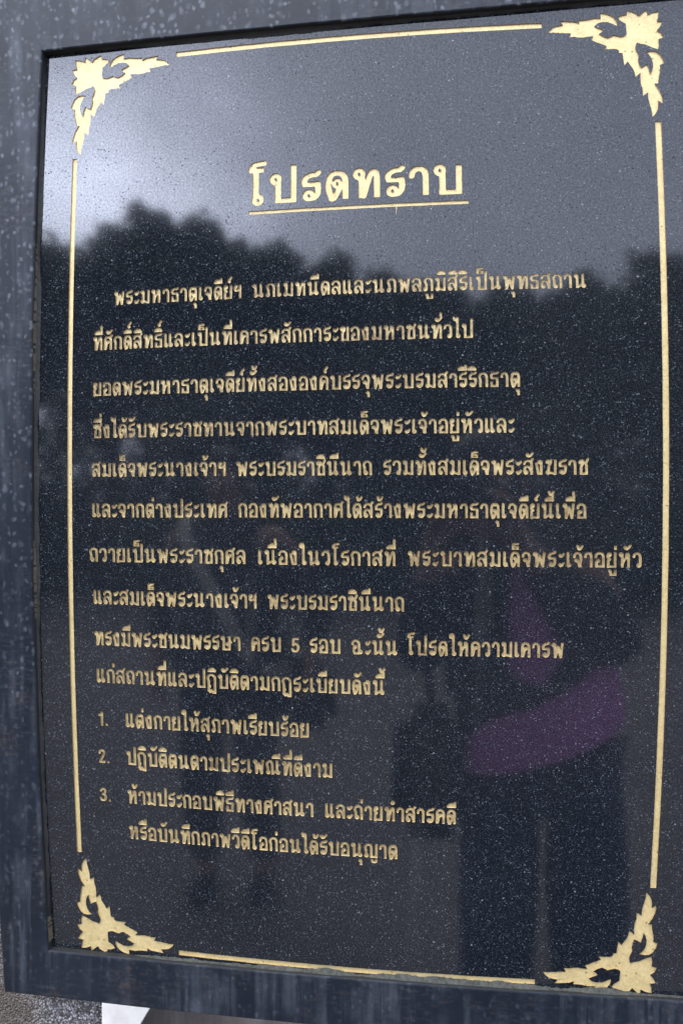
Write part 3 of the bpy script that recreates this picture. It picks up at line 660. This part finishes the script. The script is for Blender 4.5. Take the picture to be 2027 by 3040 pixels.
# stone: its front is one sheet with every letter cut out of it
SU0, SU1, SV0, SV1 = -.080, 1.080, -.045, 1.635
def edge_pts():
    n = 40
    a = np.linspace(0, 1, n, endpoint=False)
    return np.concatenate([np.stack([SU0+(SU1-SU0)*a, np.full(n, SV0)], 1), np.stack([np.full(n, SU1), SV0+(SV1-SV0)*a], 1),
                           np.stack([SU1-(SU1-SU0)*a, np.full(n, SV1)], 1), np.stack([np.full(n, SU0), SV1-(SV1-SV0)*a], 1)])
def cdt_fill(loops):
    """triangles inside an odd number of the loops (3-D not needed: one plane)"""
    pts, edges = [], []
    for lp in loops:
        b = len(pts); n = len(lp)
        pts += [Vector((float(p[0]), float(p[1]))) for p in lp]
        edges += [(b+i, b+(i+1) % n) for i in range(n)]
    v, e, f, ov, oe, of = delaunay_2d_cdt(pts, edges, [], 0, 1e-9)
    wall = set()
    for (a, b), o in zip(e, oe):
        if len(o) % 2: wall.add((min(a, b), max(a, b)))
    by = {}
    for k, t in enumerate(f):
        for i in range(len(t)):
            a, b = t[i], t[(i+1) % len(t)]
            by.setdefault((min(a, b), max(a, b)), []).append(k)
    state = {}
    stack = []
    for ed, ks in by.items():               # start outside: hull edges
        if len(ks) == 1 and ks[0] not in state:
            state[ks[0]] = 1 if ed in wall else 0
            stack.append(ks[0])
    while stack:
        k = stack.pop(); t = f[k]
        for i in range(len(t)):
            a, b = t[i], t[(i+1) % len(t)]
            ed = (min(a, b), max(a, b))
            for q in by[ed]:
                if q not in state:
                    state[q] = state[k] ^ (1 if ed in wall else 0)
                    stack.append(q)
    return np.array([(p.x, p.y) for p in v]), [t for k, t in enumerate(f) if state.get(k) == 1], wall
def orient(P, T, y):
    """faces turned to the viewer (-Y)"""
    out = []
    for t in T:
        a, b, c = P[t[0]], P[t[1]], P[t[2]]
        s = (b[0]-a[0])*(c[1]-a[1])-(b[1]-a[1])*(c[0]-a[0])    # >0: clockwise in world as v runs down
        out.append(tuple(t) if s < 0 else tuple(reversed(t)))
    return out
allb = []
for name, lps in loops_uv:
    for lp in lps:
        u, v = bow(lp[:, 0], lp[:, 1]); allb.append(np.stack([u, v], 1))
ed = edge_pts(); u, v = bow(ed[:, 0], ed[:, 1]); edb = np.stack([u, v], 1)
P, T, wl = cdt_fill([edb]+allb)
V = [tuple(p) for p in place(P[:, 0], P[:, 1], 0.0, False)]
Fc = orient(P, T, 0)
n0 = len(V); V += [tuple(p) for p in place(edb[:, 0], edb[:, 1], 0.0, False)]
V += [tuple(p) for p in place(edb[:, 0], edb[:, 1], .022, False)]
ne = len(edb)
Fc += [(n0+i, n0+(i+1) % ne, n0+ne+(i+1) % ne, n0+ne+i) for i in range(ne)] + [tuple(range(n0+ne, n0+2*ne))]
slab = mesh('stone_panel', V, Fc, M_GRANITE, sign)
for name, lps in loops_uv:
    bl = []
    for lp in lps:
        u, v = bow(lp[:, 0], lp[:, 1]); bl.append(np.stack([u, v], 1))
    P, T, wl = cdt_fill(bl)
    V = [tuple(p) for p in place(P[:, 0], P[:, 1], DEPTH, False)]
    Fc = orient(P, T, 0); mi = [0]*len(Fc)
    for lp in bl:
        n = len(lp); b = len(V)
        V += [tuple(p) for p in place(lp[:, 0], lp[:, 1], .00006, False)] + [tuple(p) for p in place(lp[:, 0], lp[:, 1], DEPTH, False)]
        Fc += [(b+i, b+(i+1) % n, b+n+(i+1) % n, b+n+i) for i in range(n)]; mi += [1]*n
    o = mesh(name, V, Fc, [M_GOLDT, M_GOLDE] if name == 'text_line' else [M_GOLD, M_GOLDW], slab, mi=mi)

# steel frame: four mitred rails
RI = (-.0665, 1.0665, -.0232, 1.6116)       # inner edges: left right top bottom
RO = (-.1660, 1.1630, -.1400, 1.7090)
PROF = [(0, .045), (0, -.0068), (.0006, -.0078), (.0018, -.0082), ('o', -.0082), ('o2', -.0078), ('o3', -.0066), ('o3', .045)]
def rail(side):
    n = 40
    prof = []
    wd = {'l': RI[0]-RO[0], 'r': RO[1]-RI[1], 't': RI[2]-RO[2], 'b': RO[3]-RI[3]}[side]*W
    for a, y in PROF:
        if a == 'o': a = wd-.0022
        elif a == 'o2': a = wd-.0008
        elif a == 'o3': a = wd
        prof.append((a, y))
    V, Fc = [], []
    for k in range(n+1):
        t = k/n
        for a, y in prof:
            q = a/wd
            l, r_, tp, bt = [RI[i]+(RO[i]-RI[i])*q for i in range(4)]
            g = .00012
            if side == 'l': u, v = l, tp+g+(bt-tp-2*g)*t
            elif side == 'r': u, v = r_, tp+g+(bt-tp-2*g)*t
            elif side == 't': u, v = l+g+(r_-l-2*g)*t, tp
            else: u, v = l+g+(r_-l-2*g)*t, bt
            # the long rails bulge a little less than the stone does
            if side == 't' or (side in 'lr' and t < .5): v -= (.0085 if u < .45 else .0160)*((u-.45)/.5)**2*(1 if side == 't' else (1-2*t))
            if side == 'b' or (side in 'lr' and t > .5): v += .0100*((u-.55)/.55)**2*(1 if side == 'b' else (2*t-1))
            wob = .00018*math.sin(t*19+len(side)+a*50)+.00012*math.sin(t*47+ord(side))
            bu, bv = bow(u, v)
            if side in 'lr': bu = bu+wob
            else: bv = bv+wob
            V.append((X0+W*float(bu)-ROOT.x, y, Z0-W*float(bv)-ROOT.z))
    m = len(prof)
    for k in range(n):
        for i in range(m-1):
            Fc.append((k*m+i, k*m+i+1, (k+1)*m+i+1, (k+1)*m+i))
    Fc += [tuple(range(m)), tuple(range(n*m, n*m+m))]
    o = mesh('frame_rail', V, Fc, [M_STEEL, M_SHADE], sign, mi=[1 if f < n*(m-1) and f % (m-1) == 0 else 0 for f in range(len(Fc))])  # inner faces near-black: shade of the gap put into their colour
    bm = bmesh.new(); bm.from_mesh(o.data); bmesh.ops.recalc_face_normals(bm, faces=bm.faces[:]); bm.to_mesh(o.data); bm.free()
    return o
for s in 'ltrb': rail(s)

# grime lying along the lower rail, near-black strips painting the joint shadow, and sealant flakes
rs = random.Random(5)
def crust(name, u0, u1, vfun, mat, hmin, hmax, dep, n=260, vertical=False, skip=0.0):
    V, Fc = [], []
    h = .5
    for k in range(n+1):
        u = u0+(u1-u0)*k/n
        h = min(1, max(0, h+rs.uniform(-.22, .22)))
        hh = (hmin+(hmax-hmin)*h)*min(1, .08+k/n*5, .08+(1-k/n)*9)
        for q, y in ((0, -dep*(.7+.3*h)), (.45, -dep*.62*(.6+.4*rs.random())), (1, -.00012)):
            s = (vfun(u) if callable(vfun) else vfun)-q*hh
            uu, vv = (s, u) if vertical else (u, s)
            bu, bv = bow(uu, vv)
            V.append((X0+W*float(bu)-ROOT.x, y, Z0-W*float(bv)-ROOT.z))
    for k in range(n):
        if skip and rs.random() < skip: continue
        for i in range(2): Fc.append((k*3+i, k*3+i+1, k*3+4+i, k*3+3+i))
    o = mesh(name, V, Fc, mat, sign)
    return o
crust('grime_line', .10, 1.07, lambda u: 1.6118+.0100*((u-.55)/.55)**2, M_DIRT, .0015, .0090, .0045)
crust('joint_shade', -.055, 1.06, lambda u: -.0232-(.0085 if u < .45 else .0160)*((u-.45)/.5)**2, M_SHADE, -.003, -.009, .0035)
crust('joint_shade', -.02, 1.60, -.0663, M_SHADE, -.003, -.008, .0035, vertical=True)
for a, b in ((.33, .60), (.86, 1.0), (1.56, 1.61)):
    crust('sealant_flake', a, b, -.0660, M_SEALB, -.0012, -.0028, .0072, 60, True, .25)
# a small run of paint below the heading rule
cols = [(.5735, .3046), (.5750, .3046), (.5747, .312), (.5741, .3185), (.5736, .3150), (.5737, .309)]
u, v = bow([c[0] for c in cols], [c[1] for c in cols])
V = place(u, v, -.00015, False)
mesh('paint_run', list(V)+list(V+np.array([0, .0002, 0])), [tuple(range(6))]+[(i, (i+1) % 6, 6+(i+1) % 6, 6+i) for i in range(6)], M_GOLDW, slab)

# the pillar it hangs on, a stone block and a flowering shrub behind
def block(name, x0, x1, y0, y1, z0, z1, mat, lean=0., bev=.006, sub=0, jit=0.):
    bm = bmesh.new()
    bmesh.ops.create_cube(bm, size=1)
    for w_ in bm.verts:
        w_.co = Vector(((x0+x1)/2+w_.co.x*(x1-x0), (y0+y1)/2+w_.co.y*(y1-y0), (z0+z1)/2+w_.co.z*(z1-z0)))
        if w_.co.z > (z0+z1)/2: w_.co.x += lean*(1 if w_.co.x < (x0+x1)/2 else .3)
    if sub:
        bmesh.ops.subdivide_edges(bm, edges=bm.edges[:], cuts=sub, use_grid_fill=True)
        rr = random.Random(3)
        for w_ in bm.verts: w_.co += Vector((rr.uniform(-1, 1), rr.uniform(-1, 1), rr.uniform(-1, 1)))*jit
    bmesh.ops.bevel(bm, geom=[e for e in bm.edges if not sub], offset=bev, segments=3, affect='EDGES')
    base = Vector(((x0+x1)/2, (y0+y1)/2, z0))
    for w_ in bm.verts: w_.co -= base
    return from_bm(name, bm, mat, None, bool(sub), base)
PX = X0+W*.0209
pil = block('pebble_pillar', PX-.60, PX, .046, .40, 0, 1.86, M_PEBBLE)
for w_ in pil.data.vertices:                # its plan narrows to the back
    if w_.co.y > .1: w_.co.x *= .36
tag(pil, 'grey pebble-dashed pillar with a brown patch, behind the lower left of the frame', 'pillar')
stn = block('stone_block', -.892, .42, .27, .62, 0, .90, M_STONE, lean=.52, sub=5, jit=.005)
tag(stn, 'weathered brown-grey stone block showing below the frame', 'stone')
wp = block('white_standin', -1.05, -.30, .9, 1.3, 0, .47, M_WHITE)  # white block added to stand in for brightly lit paving
tag(wp, 'added white bright-paving plinth glimpsed between the pillar and the brown stone', 'standin')
def leaf_cloud(n, blobs, size, rng, flat=.5):
    V, Fc = [], []
    for _ in range(n):
        c, r = rng.choice(blobs)
        while True:
            p = Vector((rng.uniform(-1, 1), rng.uniform(-1, 1), rng.uniform(-1, 1)))
            if .3 < p.length < 1 and rng.random() > p.length**4*.75: break
        p = Vector((p.x*r[0], p.y*r[1], p.z*r[2]))+Vector(c)
        s = size*rng.uniform(.6, 1.3)
        a = Vector((rng.gauss(0, 1), rng.gauss(0, 1), rng.gauss(0, .6))).normalized()
        b = a.cross(Vector((rng.gauss(0, 1), rng.gauss(0, 1), rng.gauss(0, 1)))).normalized()
        k = len(V)
        V += [p-a*s, p+b*s*.45+a*s*.1, p+a*s, p-b*s*.45+a*s*.1]
        Fc.append((k, k+1, k+2, k+3))
    return V, Fc
rg = random.Random(11)
bx = -1.12
shrub = empty('flowering_shrub', (bx, 1.2, 0))
tag(shrub, 'dark shrub with pale blossom peeping over the top left of the frame', 'shrub')
V, Fc = leaf_cloud(5200, [((0, 0, 1.7), (.55, .4, 1.1)), ((.1, 0, 2.5), (.5, .4, .6)), ((-.2, .1, 2.6), (.4, .4, .6)), ((.15, 0, 2.75), (.35, .3, .35))], .055, rg)
mesh('foliage', V, Fc, M_LEAF[0], shrub)
V, Fc = leaf_cloud(420, [((.05, -.25, 2.6), (.45, .2, .35)), ((-.2, -.2, 2.4), (.4, .25, .45))], .028, rg)
mesh('blossom', V, Fc, M_PETAL, shrub)
def limb_bm(bm, a, b, r0, r1, n=8):
    a, b = Vector(a), Vector(b); d = (b-a).normalized()
    s = d.orthogonal().normalized(); t = d.cross(s)
    ra, rb = [], []
    for k in range(n):
        q = 2*math.pi*k/n
        o = s*math.cos(q)+t*math.sin(q)
        ra.append(bm.verts.new(a+o*r0)); rb.append(bm.verts.new(b+o*r1))
    for k in range(n): bm.faces.new((ra[k], ra[(k+1) % n], rb[(k+1) % n], rb[k]))
    bm.faces.new(list(reversed(ra))); bm.faces.new(rb)
bm = bmesh.new()
for k in range(5): limb_bm(bm, (rg.uniform(-.1, .1), rg.uniform(-.1, .1), 0), (rg.uniform(-.4, .4), rg.uniform(-.2, .2), 1.9), .025, .008)
from_bm('stem', bm, M_BARK, shrub)

# ---------------------------------------------------------------- trees across the square, mirrored in the stone
protos = []
def make_tree(seed, mat, spread):
    rg = random.Random(seed)
    t = empty('broadleaf_tree', (0, 0, 0))
    bm = bmesh.new()
    limb_bm(bm, (0, 0, 0), (.05, 0, 1.4), .17, .12, 10); limb_bm(bm, (.05, 0, 1.35), (0, 0, 3.6), .12, .06, 10)
    blobs = [((0, 0, 3.4), (1.2*spread, 1.2*spread, 1.1))]
    for k in range(11):
        q = rg.uniform(0, 6.28); rr = rg.uniform(.5, 1.35)*spread
        c = (rr*math.cos(q), rr*math.sin(q), rg.uniform(1.7, 4.1))
        s = rg.uniform(.55, .95)
        blobs.append((c, (s*spread, s*spread, s*.85)))
        limb_bm(bm, (0, 0, rg.uniform(1.3, 2.6)), (c[0]*.8, c[1]*.8, c[2]), .05, .02, 6)
    for k in range(16):
        q = rg.uniform(0, 6.28); rr = rg.uniform(.2, 1.25)*spread; s = rg.uniform(.18, .42)
        blobs.append(((rr*math.cos(q), rr*math.sin(q), 4.75-.9*rr*rr+rg.uniform(-.45, .25)), (s, s, s*rg.uniform(.8, 1.5))))
    for k in range(46):
        q = rg.uniform(0, 6.28); rr = rg.uniform(.1, 1.5)*spread; s = rg.uniform(.07, .16)
        blobs.append(((rr*math.cos(q), rr*math.sin(q), 4.85-.85*rr*rr+rg.uniform(-.6, .2)), (s*1.3, s*1.3, s*rg.uniform(.8, 1.3))))
    from_bm('trunk', bm, M_BARK, t)
    V, Fc = leaf_cloud(13000, blobs, .10, rg)
    mesh('crown', V, Fc, mat, t)
    return t
for s, m_, sp in ((1, M_LEAF[0], 1.0), (2, M_LEAF[1], 1.1), (3, M_LEAF[2], .85)): protos.append(make_tree(s, m_, sp))
TREES = [  # x, y, kind, height scale, turn, label
 (-7.9, -12.0, 0, 1.42, 0.4, 'dark tree mirrored at the left edge of the stone'),
 (-6.5, -13.5, 1, 1.30, 2.0, 'tall bushy tree mirrored by the left border line'),
 (-5.15, -12.0, 2, 1.29, 1.1, 'narrow tall tree mirrored left of the heading, second from the brightest sky'),
 (-4.35, -12.4, 0, 1.27, 4.4, 'broad dark tree mirrored below the brightest sky, left of the heading'),
 (-3.25, -12.0, 1, 1.12, 3.3, 'round-topped tree mirrored under the start of the heading rule'),
 (-2.25, -12.2, 2, 1.08, 5.2, 'olive tree mirrored under the middle of the heading rule'),
 (-1.1, -12.6, 0, 1.00, 0.9, 'low dark tree mirrored just right of the heading rule middle'),
 (0.15, -12.2, 1, .96, 2.7, 'low bushy tree mirrored under the right end of the heading'),
 (1.45, -12.5, 2, .97, 1.9, 'small olive tree mirrored above the end of the first text line'),
 (2.75, -12.0, 0, 1.05, 3.9, 'dark tree mirrored beside the right border line'),
 (4.1, -12.6, 1, 1.14, 5.8, 'leafy tree mirrored at the far right of the stone'),
 (-7.2, -15.5, 2, 1.50, 2.2, 'olive tree far behind the two leftmost mirrored trees'),
 (-5.7, -15.2, 0, 1.44, 5.0, 'dark tree far behind, filling the gap left of the narrow tall tree'),
 (-3.9, -15.6, 2, 1.38, 0.2, 'olive tree far behind the broad dark tree'),
 (-2.8, -15.0, 1, 1.28, 2.9, 'leafy tree far behind, between the round-topped and the middle olive tree'),
 (-1.6, -15.4, 0, 1.22, 4.1, 'dark tree far behind, left of the low dark tree'),
 (-0.5, -15.2, 2, 1.16, 1.4, 'olive tree far behind, between the low dark and the low bushy tree'),
 (0.8, -15.6, 0, 1.16, 3.6, 'dark tree far behind, right of the low bushy tree'),
 (2.2, -15.3, 1, 1.20, 0.7, 'leafy tree far behind, left of the tree beside the right border'),
]
used = set()
for x, y, k, s, rz, lab in TREES:
    p = protos[k]
    if k not in used: o = p; used.add(k)
    else:
        o = p.copy(); COL.objects.link(o)
        for ch in p.children:
            c = ch.copy(); COL.objects.link(c); c.parent = o
    o.location = (x, y, 0); o.rotation_euler = (0, 0, rz); o.scale = (1.1, 1.1, s*.93)
    tag(o, lab, 'tree', 'trees across the square')
rg = random.Random(21)
hedge = empty('hedge', (-1.5, -11.3, 0))
tag(hedge, 'long dark clipped hedge in front of the mirrored trees', 'hedge')
V, Fc = leaf_cloud(26000, [((x, 0, .9), (1.1, .55, 1.45)) for x in np.arange(-9, 9.1, .9)], .11, rg)
mesh('foliage', V, Fc, M_LEAF[0], hedge)

# ---------------------------------------------------------------- people
def skinned(name, J, E, mat, parent, levels=2, root=0, loc=None):
    """one continuous surface grown round a skeleton: J = [(x,y,z,r or (rx,ry))]"""
    me = bpy.data.meshes.new(name)
    me.from_pydata([j[:3] for j in J], E, [])
    o = bpy.data.objects.new(name, me); COL.objects.link(o)
    md = o.modifiers.new('skin', 'SKIN'); md.branch_smoothing = .6; md.use_smooth_shade = True
    for i, j in enumerate(J):
        r = j[3]
        me.skin_vertices[0].data[i].radius = (r, r) if isinstance(r, (int, float)) else r
    me.skin_vertices[0].data[root].use_root = True
    ss = o.modifiers.new('sub', 'SUBSURF'); ss.levels = ss.render_levels = levels
    dg = bpy.context.evaluated_depsgraph_get()
    nm = bpy.data.meshes.new_from_object(o.evaluated_get(dg))
    bpy.data.objects.remove(o)
    nm.materials.clear(); nm.materials.append(mat)
    nm.polygons.foreach_set('use_smooth', [True]*len(nm.polygons))
    o = bpy.data.objects.new(name, nm); COL.objects.link(o)
    if parent: o.parent = parent
    return o
def ball(bm, c, r, seg=16, rings=10):
    m = Matrix.Translation(c) @ Matrix.Diagonal((*(r if isinstance(r, tuple) else (r, r, r)), 1))
    bmesh.ops.create_uvsphere(bm, u_segments=seg, v_segments=rings, radius=1, matrix=m)
def shell(name, rings, mat, parent, wedge=None, n=28, tilt=0.):
    """a garment: rings (x, y, z, rx, ry); wedge(z) = half angle left open in front"""
    V, Fc = [], []
    for (x, y, z, rx, ry) in rings:
        op = wedge(z) if wedge else 0
        for k in range(n+1):
            t = (math.pi/2 if wedge else -math.pi/2)+op+(2*math.pi-2*op)*k/n
            V.append((x+rx*math.cos(t), y+ry*math.sin(t), z+tilt*rx*math.cos(t)*max(0, min(1, (1.32-z)*4))))
    for i in range(len(rings)-1):
        for k in range(n):
            Fc.append((i*(n+1)+k, i*(n+1)+k+1, (i+1)*(n+1)+k+1, (i+1)*(n+1)+k))
    o = mesh(name, V, Fc, mat, parent, True)
    sm = o.modifiers.new('thickness', 'SOLIDIFY'); sm.thickness = .006
    s2 = o.modifiers.new('sub', 'SUBSURF'); s2.levels = s2.render_levels = 1
    return o
def hand(J, E, wrist_i, wrist, d, palm_n, side):
    """palm, four unequal bent fingers and a thumb leaving the side of the palm"""
    wr = Vector(wrist); d = Vector(d).normalized(); n_ = Vector(palm_n).normalized()
    s = d.cross(n_).normalized()*side
    palm = wr+d*.05
    J.append((*palm, (.021, .036))); pi_ = len(J)-1; E.append((wrist_i, pi_))
    for q, ln in ((-.030, .062), (-.010, .076), (.010, .072), (.029, .056)):
        a = palm+d*.036+s*q; b = a+d*ln*.45+n_*ln*.16; c = b+d*ln*.25+n_*ln*.34; e_ = c-d*ln*.02+n_*ln*.25
        prev = pi_
        for p_, r_ in ((a, .0092), (b, .0088), (c, .0080), (e_, .0070)):
            J.append((*p_, r_)); E.append((prev, len(J)-1)); prev = len(J)-1
    a = wr+d*.028-s*.036; b = a+d*.026-s*.014+n_*.014; c = b+d*.022+n_*.018
    prev = pi_
    for p_, r_ in ((a, .012), (b, .0102), (c, .0085)):
        J.append((*p_, r_)); E.append((prev, len(J)-1)); prev = len(J)-1
def person(base, label, pel, chest, neck, head, sh, el, wr, hip, knee, ank, handdir, palm):
    p = empty('person', base); B = Vector(base)
    tag(p, label, 'person')
    R = lambda v: tuple(Vector(v)-B)
    J = [(*R(pel), .135)]; E = []
    def add(v, r, prev):
        J.append((*R(v), r)); E.append((prev, len(J)-1)); return len(J)-1
    mid = (Vector(pel)*.5+Vector(chest)*.5)
    i = add(mid, (.115, .10), 0); ic = add(chest, (.135, .10), i)
    inn = add(neck, .054, ic); h0 = Vector(head)
    ia = add(h0+Vector((0, .0, -.075)), .058, inn)
    ib = add(h0+Vector((0, -.008, .0)), (.076, .090), ia)
    add(h0+Vector((0, -.012, .065)), (.066, .078), ib)
    for s in (0, 1):
        k = add(sh[s], .058, ic); k = add(el[s], .042, k); k = add(wr[s], .028, k)
        hand(J, E, k, Vector(J[k][:3]), handdir[s], palm[s], -1 if s else 1)
        k = add(hip[s], .088, 0); k = add(knee[s], .062, k); k = add(ank[s], .040, k)
        a = Vector(ank[s]); add(a+Vector((0, .12, -.055)), .034, k)
    body = skinned('body', J, E, M_SKIN, p)
    hl = Vector(R(head))
    bm = bmesh.new()
    ball(bm, hl+Vector((0, -.024, .030)), (.086, .098, .098))
    for w_ in list(bm.verts):
        q = w_.co-hl
        if q.y > .045 and q.z < .075: w_.co.y = hl.y+.045-.02*(q.z < .03)
    ball(bm, hl+Vector((0, -.06, -.06)), (.07, .05, .10))
    from_bm('hair', bm, M_HAIR, p)
    bm = bmesh.new()
    bm.free()
    for s in (-1, 1):
        bm = bmesh.new(); ball(bm, hl+Vector((s*.031, .078, .004)), (.013, .010, .008), 10, 8); from_bm('eye', bm, M_EYE, p)
        bm = bmesh.new(); ball(bm, hl+Vector((s*.080, -.005, -.008)), (.010, .018, .030), 10, 8); from_bm('ear', bm, M_SKIN, p)
    bm = bmesh.new(); ball(bm, hl+Vector((0, .092, -.022)), (.013, .018, .020), 10, 8); from_bm('nose', bm, M_SKIN, p)
    bm = bmesh.new(); ball(bm, hl+Vector((0, .083, -.055)), (.024, .010, .008), 10, 8); from_bm('mouth', bm, M_SKINL, p)
    return p, R
def sleeve(name, pts, mat, p, R, root=0):
    J = [(*R(v), r) for v, r in pts]
    return skinned(name, J, [(i, i+1) for i in range(len(J)-1)], mat, p)
def shoes(p, R, ank, mat):
    for a in ank:
        a = Vector(a); bm = bmesh.new()
        c = Vector(R(a))
        ball(bm, c+Vector((0, .055, -.045)), (.046, .135, .048))
        for w_ in bm.verts: w_.co.z = max(w_.co.z, -Vector(p.location).z+.0)
        from_bm('shoe', bm, mat, p)

# the photographer
ank = ((.05, -1.12, .085), (.27, -1.12, .085))
hip = ((.07, -1.10, .88), (.25, -1.10, .88)); knee = ((.06, -1.08, .48), (.26, -1.08, .48))
sh = ((-.07, -1.09, 1.34), (.25, -1.09, 1.34)); el = ((-.12, -.98, 1.13), (.33, -1.02, 1.15)); wr = ((-.085, -.94, 1.37), (.10, -.945, 1.40))
ph, R = person((.16, -1.12, 0), 'photographer in purple top, open black jacket and dark jeans, mirrored at right', (.16, -1.10, .93), (.10, -1.10, 1.22),
               (.07, -1.08, 1.41), (.03, -1.05, 1.52), sh, el, wr, hip, knee, ank, ((.25, .45, .8), (-.3, .4, .8)), ((.75, .5, -.2), (-.75, .5, -.2)))
J = [(*R((.16, -1.14, .88)), (.125, .100))]; E = []
for s in (0, 1):
    prev = 0
    for v, r in ((hip[s], .100), (Vector(hip[s])*.5+Vector(knee[s])*.5, .101), (knee[s], .090), (Vector(ank[s])+Vector((0, 0, .02)), .080)):
        J.append((*R(v), r)); E.append((prev, len(J)-1)); prev = len(J)-1
skinned('jeans', J, E, M_DENIM, ph)
shell('blouse', [(-.005, .035, .945, .182, .172), (-.005, .03, .99, .180, .160), (-.01, .02, 1.07, .170, .124), (-.04, .02, 1.18, .158, .118), (-.06, .03, 1.30, .150, .105), (-.09, .04, 1.385, .075, .075)], M_PURPLE, ph, tilt=.34)
shell('jacket', [(0., .018, 1.065, .190, .142), (-.005, .018, 1.08, .188, .140), (-.01, .018, 1.11, .187, .140), (-.015, .018, 1.135, .186, .140), (-.03, .018, 1.18, .182, .138), (-.05, .02, 1.27, .178, .124), (-.065, .03, 1.345, .150, .105), (-.09, .04, 1.40, .078, .078)], M_BLACK, ph,
      lambda z: 0.0 if z < 1.12 else .06+max(0, 1.33-z)*1.6, tilt=.72)
for s in (0, 1):
    sleeve('sleeve', [(Vector(sh[s])*.8+Vector((.10, -1.10, 1.30))*.2, .074), (el[s], .058), (Vector(wr[s])*.85+Vector(el[s])*.15, .043)], M_BLACK, ph, R)
shoes(ph, R, ank, M_SHOE)
# camera in the hands
cm = empty('camera', (-.006, -.90, 1.45))
tag(cm, 'black camera held up by the photographer, mirrored in the stone', 'camera')
bm = bmesh.new(); bmesh.ops.create_cube(bm, size=1, matrix=Matrix.Translation((0, 0, .05)) @ Matrix.Diagonal((.125, .050, .085, 1)))
bmesh.ops.bevel(bm, geom=bm.edges[:], offset=.010, segments=3, affect='EDGES')
bmesh.ops.create_cube(bm, size=1, matrix=Matrix.Translation((0, .0, .098)) @ Matrix.Diagonal((.045, .046, .028, 1)))
bmesh.ops.create_cube(bm, size=1, matrix=Matrix.Translation((-.05, .020, .045)) @ Matrix.Diagonal((.026, .034, .075, 1)))
from_bm('camera_body', bm, M_CAM, cm, False)
bm = bmesh.new(); limb_bm(bm, (.004, .02, .05), (0, .072, .0495), .034, .034, 28)
from_bm('lens', bm, M_CAM, cm)
bm = bmesh.new(); limb_bm(bm, (0, .0722, .0495), (0, .0735, .0495), .028, .026, 28)
from_bm('lens_glass', bm, M_GLASS, cm)
def bag(name, label, loc, sx, sy, sz, mat, rz=0):
    b_ = empty(name, loc); b_.rotation_euler = (0, 0, rz)
    tag(b_, label, 'bag')
    bm = bmesh.new(); bmesh.ops.create_cube(bm, size=1, matrix=Matrix.Translation((0, 0, sz/2)) @ Matrix.Diagonal((sx, sy, sz, 1)))
    for w_ in bm.verts:
        if w_.co.z > sz*.6: w_.co.x *= .86; w_.co.y *= .6
    bmesh.ops.bevel(bm, geom=bm.edges[:], offset=min(sx, sy)*.40, segments=5, affect='EDGES')
    from_bm('pouch', bm, mat, b_)
    return b_
def strap(b_, pts, mat, w=.018, th=.003):
    V, Fc = [], []
    pts = [Vector(q)-Vector(b_.location) for q in pts]
    P = _spline([tuple(q) for q in pts], 8); P = [Vector(q) for q in P]
    for i, q in enumerate(P):
        d = (P[min(i+1, len(P)-1)]-P[max(i-1, 0)]).normalized()
        s = d.cross(Vector((0, 1, 0))).normalized()
        f_ = s.cross(d).normalized()
        V += [q-s*w-f_*th, q+s*w-f_*th, q+s*w+f_*th, q-s*w+f_*th]
    for i in range(len(P)-1):
        for k in range(4): Fc.append((4*i+k, 4*i+(k+1) % 4, 4*i+4+(k+1) % 4, 4*i+4+k))
    mesh('strap', V, Fc, mat, b_)
hb = bag('shoulder_bag', 'dark brown shoulder bag hanging at the photographer side, mirrored at centre', (-.085, -1.04, .735), .19, .11, .30, M_BROWN)
strap(hb, [(-.085, -1.04, 1.02), (-.10, -1.08, 1.20), (-.085, -1.12, 1.41), (-.06, -1.2, 1.30), (-.05, -1.18, 1.02)], M_BROWN, .010)

# a companion standing further back
ank = ((-.99, -2.22, .085), (-.77, -2.26, .085))
hip = ((-.99, -2.2, .86), (-.81, -2.2, .86)); knee = ((-1.0, -2.17, .46), (-.79, -2.2, .46))
sh = ((-1.08, -2.2, 1.36), (-.72, -2.2, 1.36)); el = ((-1.17, -2.24, 1.10), (-.55, -2.22, 1.08)); wr = ((-1.15, -2.12, .87), (-.56, -2.05, .90))
co, R = person((-.90, -2.2, 0), 'companion in charcoal clothes with a pale bag strap across the chest, mirrored at left', (-.90, -2.2, .91), (-.90, -2.2, 1.24),
               (-.90, -2.19, 1.43), (-.90, -2.17, 1.55), sh, el, wr, hip, knee, ank, ((.1, .4, -.9), (.1, .5, -.8)), ((.7, .2, .2), (-.7, .2, .2)))
J = [(*R((-.90, -2.2, .90)), .155)]; E = []
for s in (0, 1):
    prev = 0
    for v, r in ((hip[s], .105), (knee[s], .085), (Vector(ank[s])+Vector((0, 0, .02)), .07)):
        J.append((*R(v), r)); E.append((prev, len(J)-1)); prev = len(J)-1
skinned('trousers', J, E, M_GREYC, co)
shell('shirt', [(0, 0, .80, .215, .155), (0, 0, .92, .20, .145), (0, 0, 1.08, .178, .125), (0, 0, 1.25, .180, .122), (0, 0, 1.36, .155, .105), (0, .01, 1.43, .075, .072)], M_BLACK, co)
for s in (0, 1):
    sleeve('sleeve', [(Vector(sh[s])*.8+Vector((-.9, -2.2, 1.33))*.2, .074), (el[s], .060), (Vector(wr[s])*.8+Vector(el[s])*.2, .045)], M_BLACK, co, R)
shoes(co, R, ank, M_SHOE)
cb = bag('sling_bag', 'black sling bag on a pale strap at the companion hip, mirrored left of centre', (-.60, -2.17, .64), .24, .12, .26, M_GREYC)
strap(cb, [(-.64, -2.12, .86), (-.76, -2.055, .90), (-.90, -2.055, 1.13), (-1.02, -2.085, 1.33), (-1.05, -2.19, 1.425), (-1.0, -2.30, 1.36), (-.86, -2.34, 1.1), (-.66, -2.26, .86)], M_STRAP, .024)
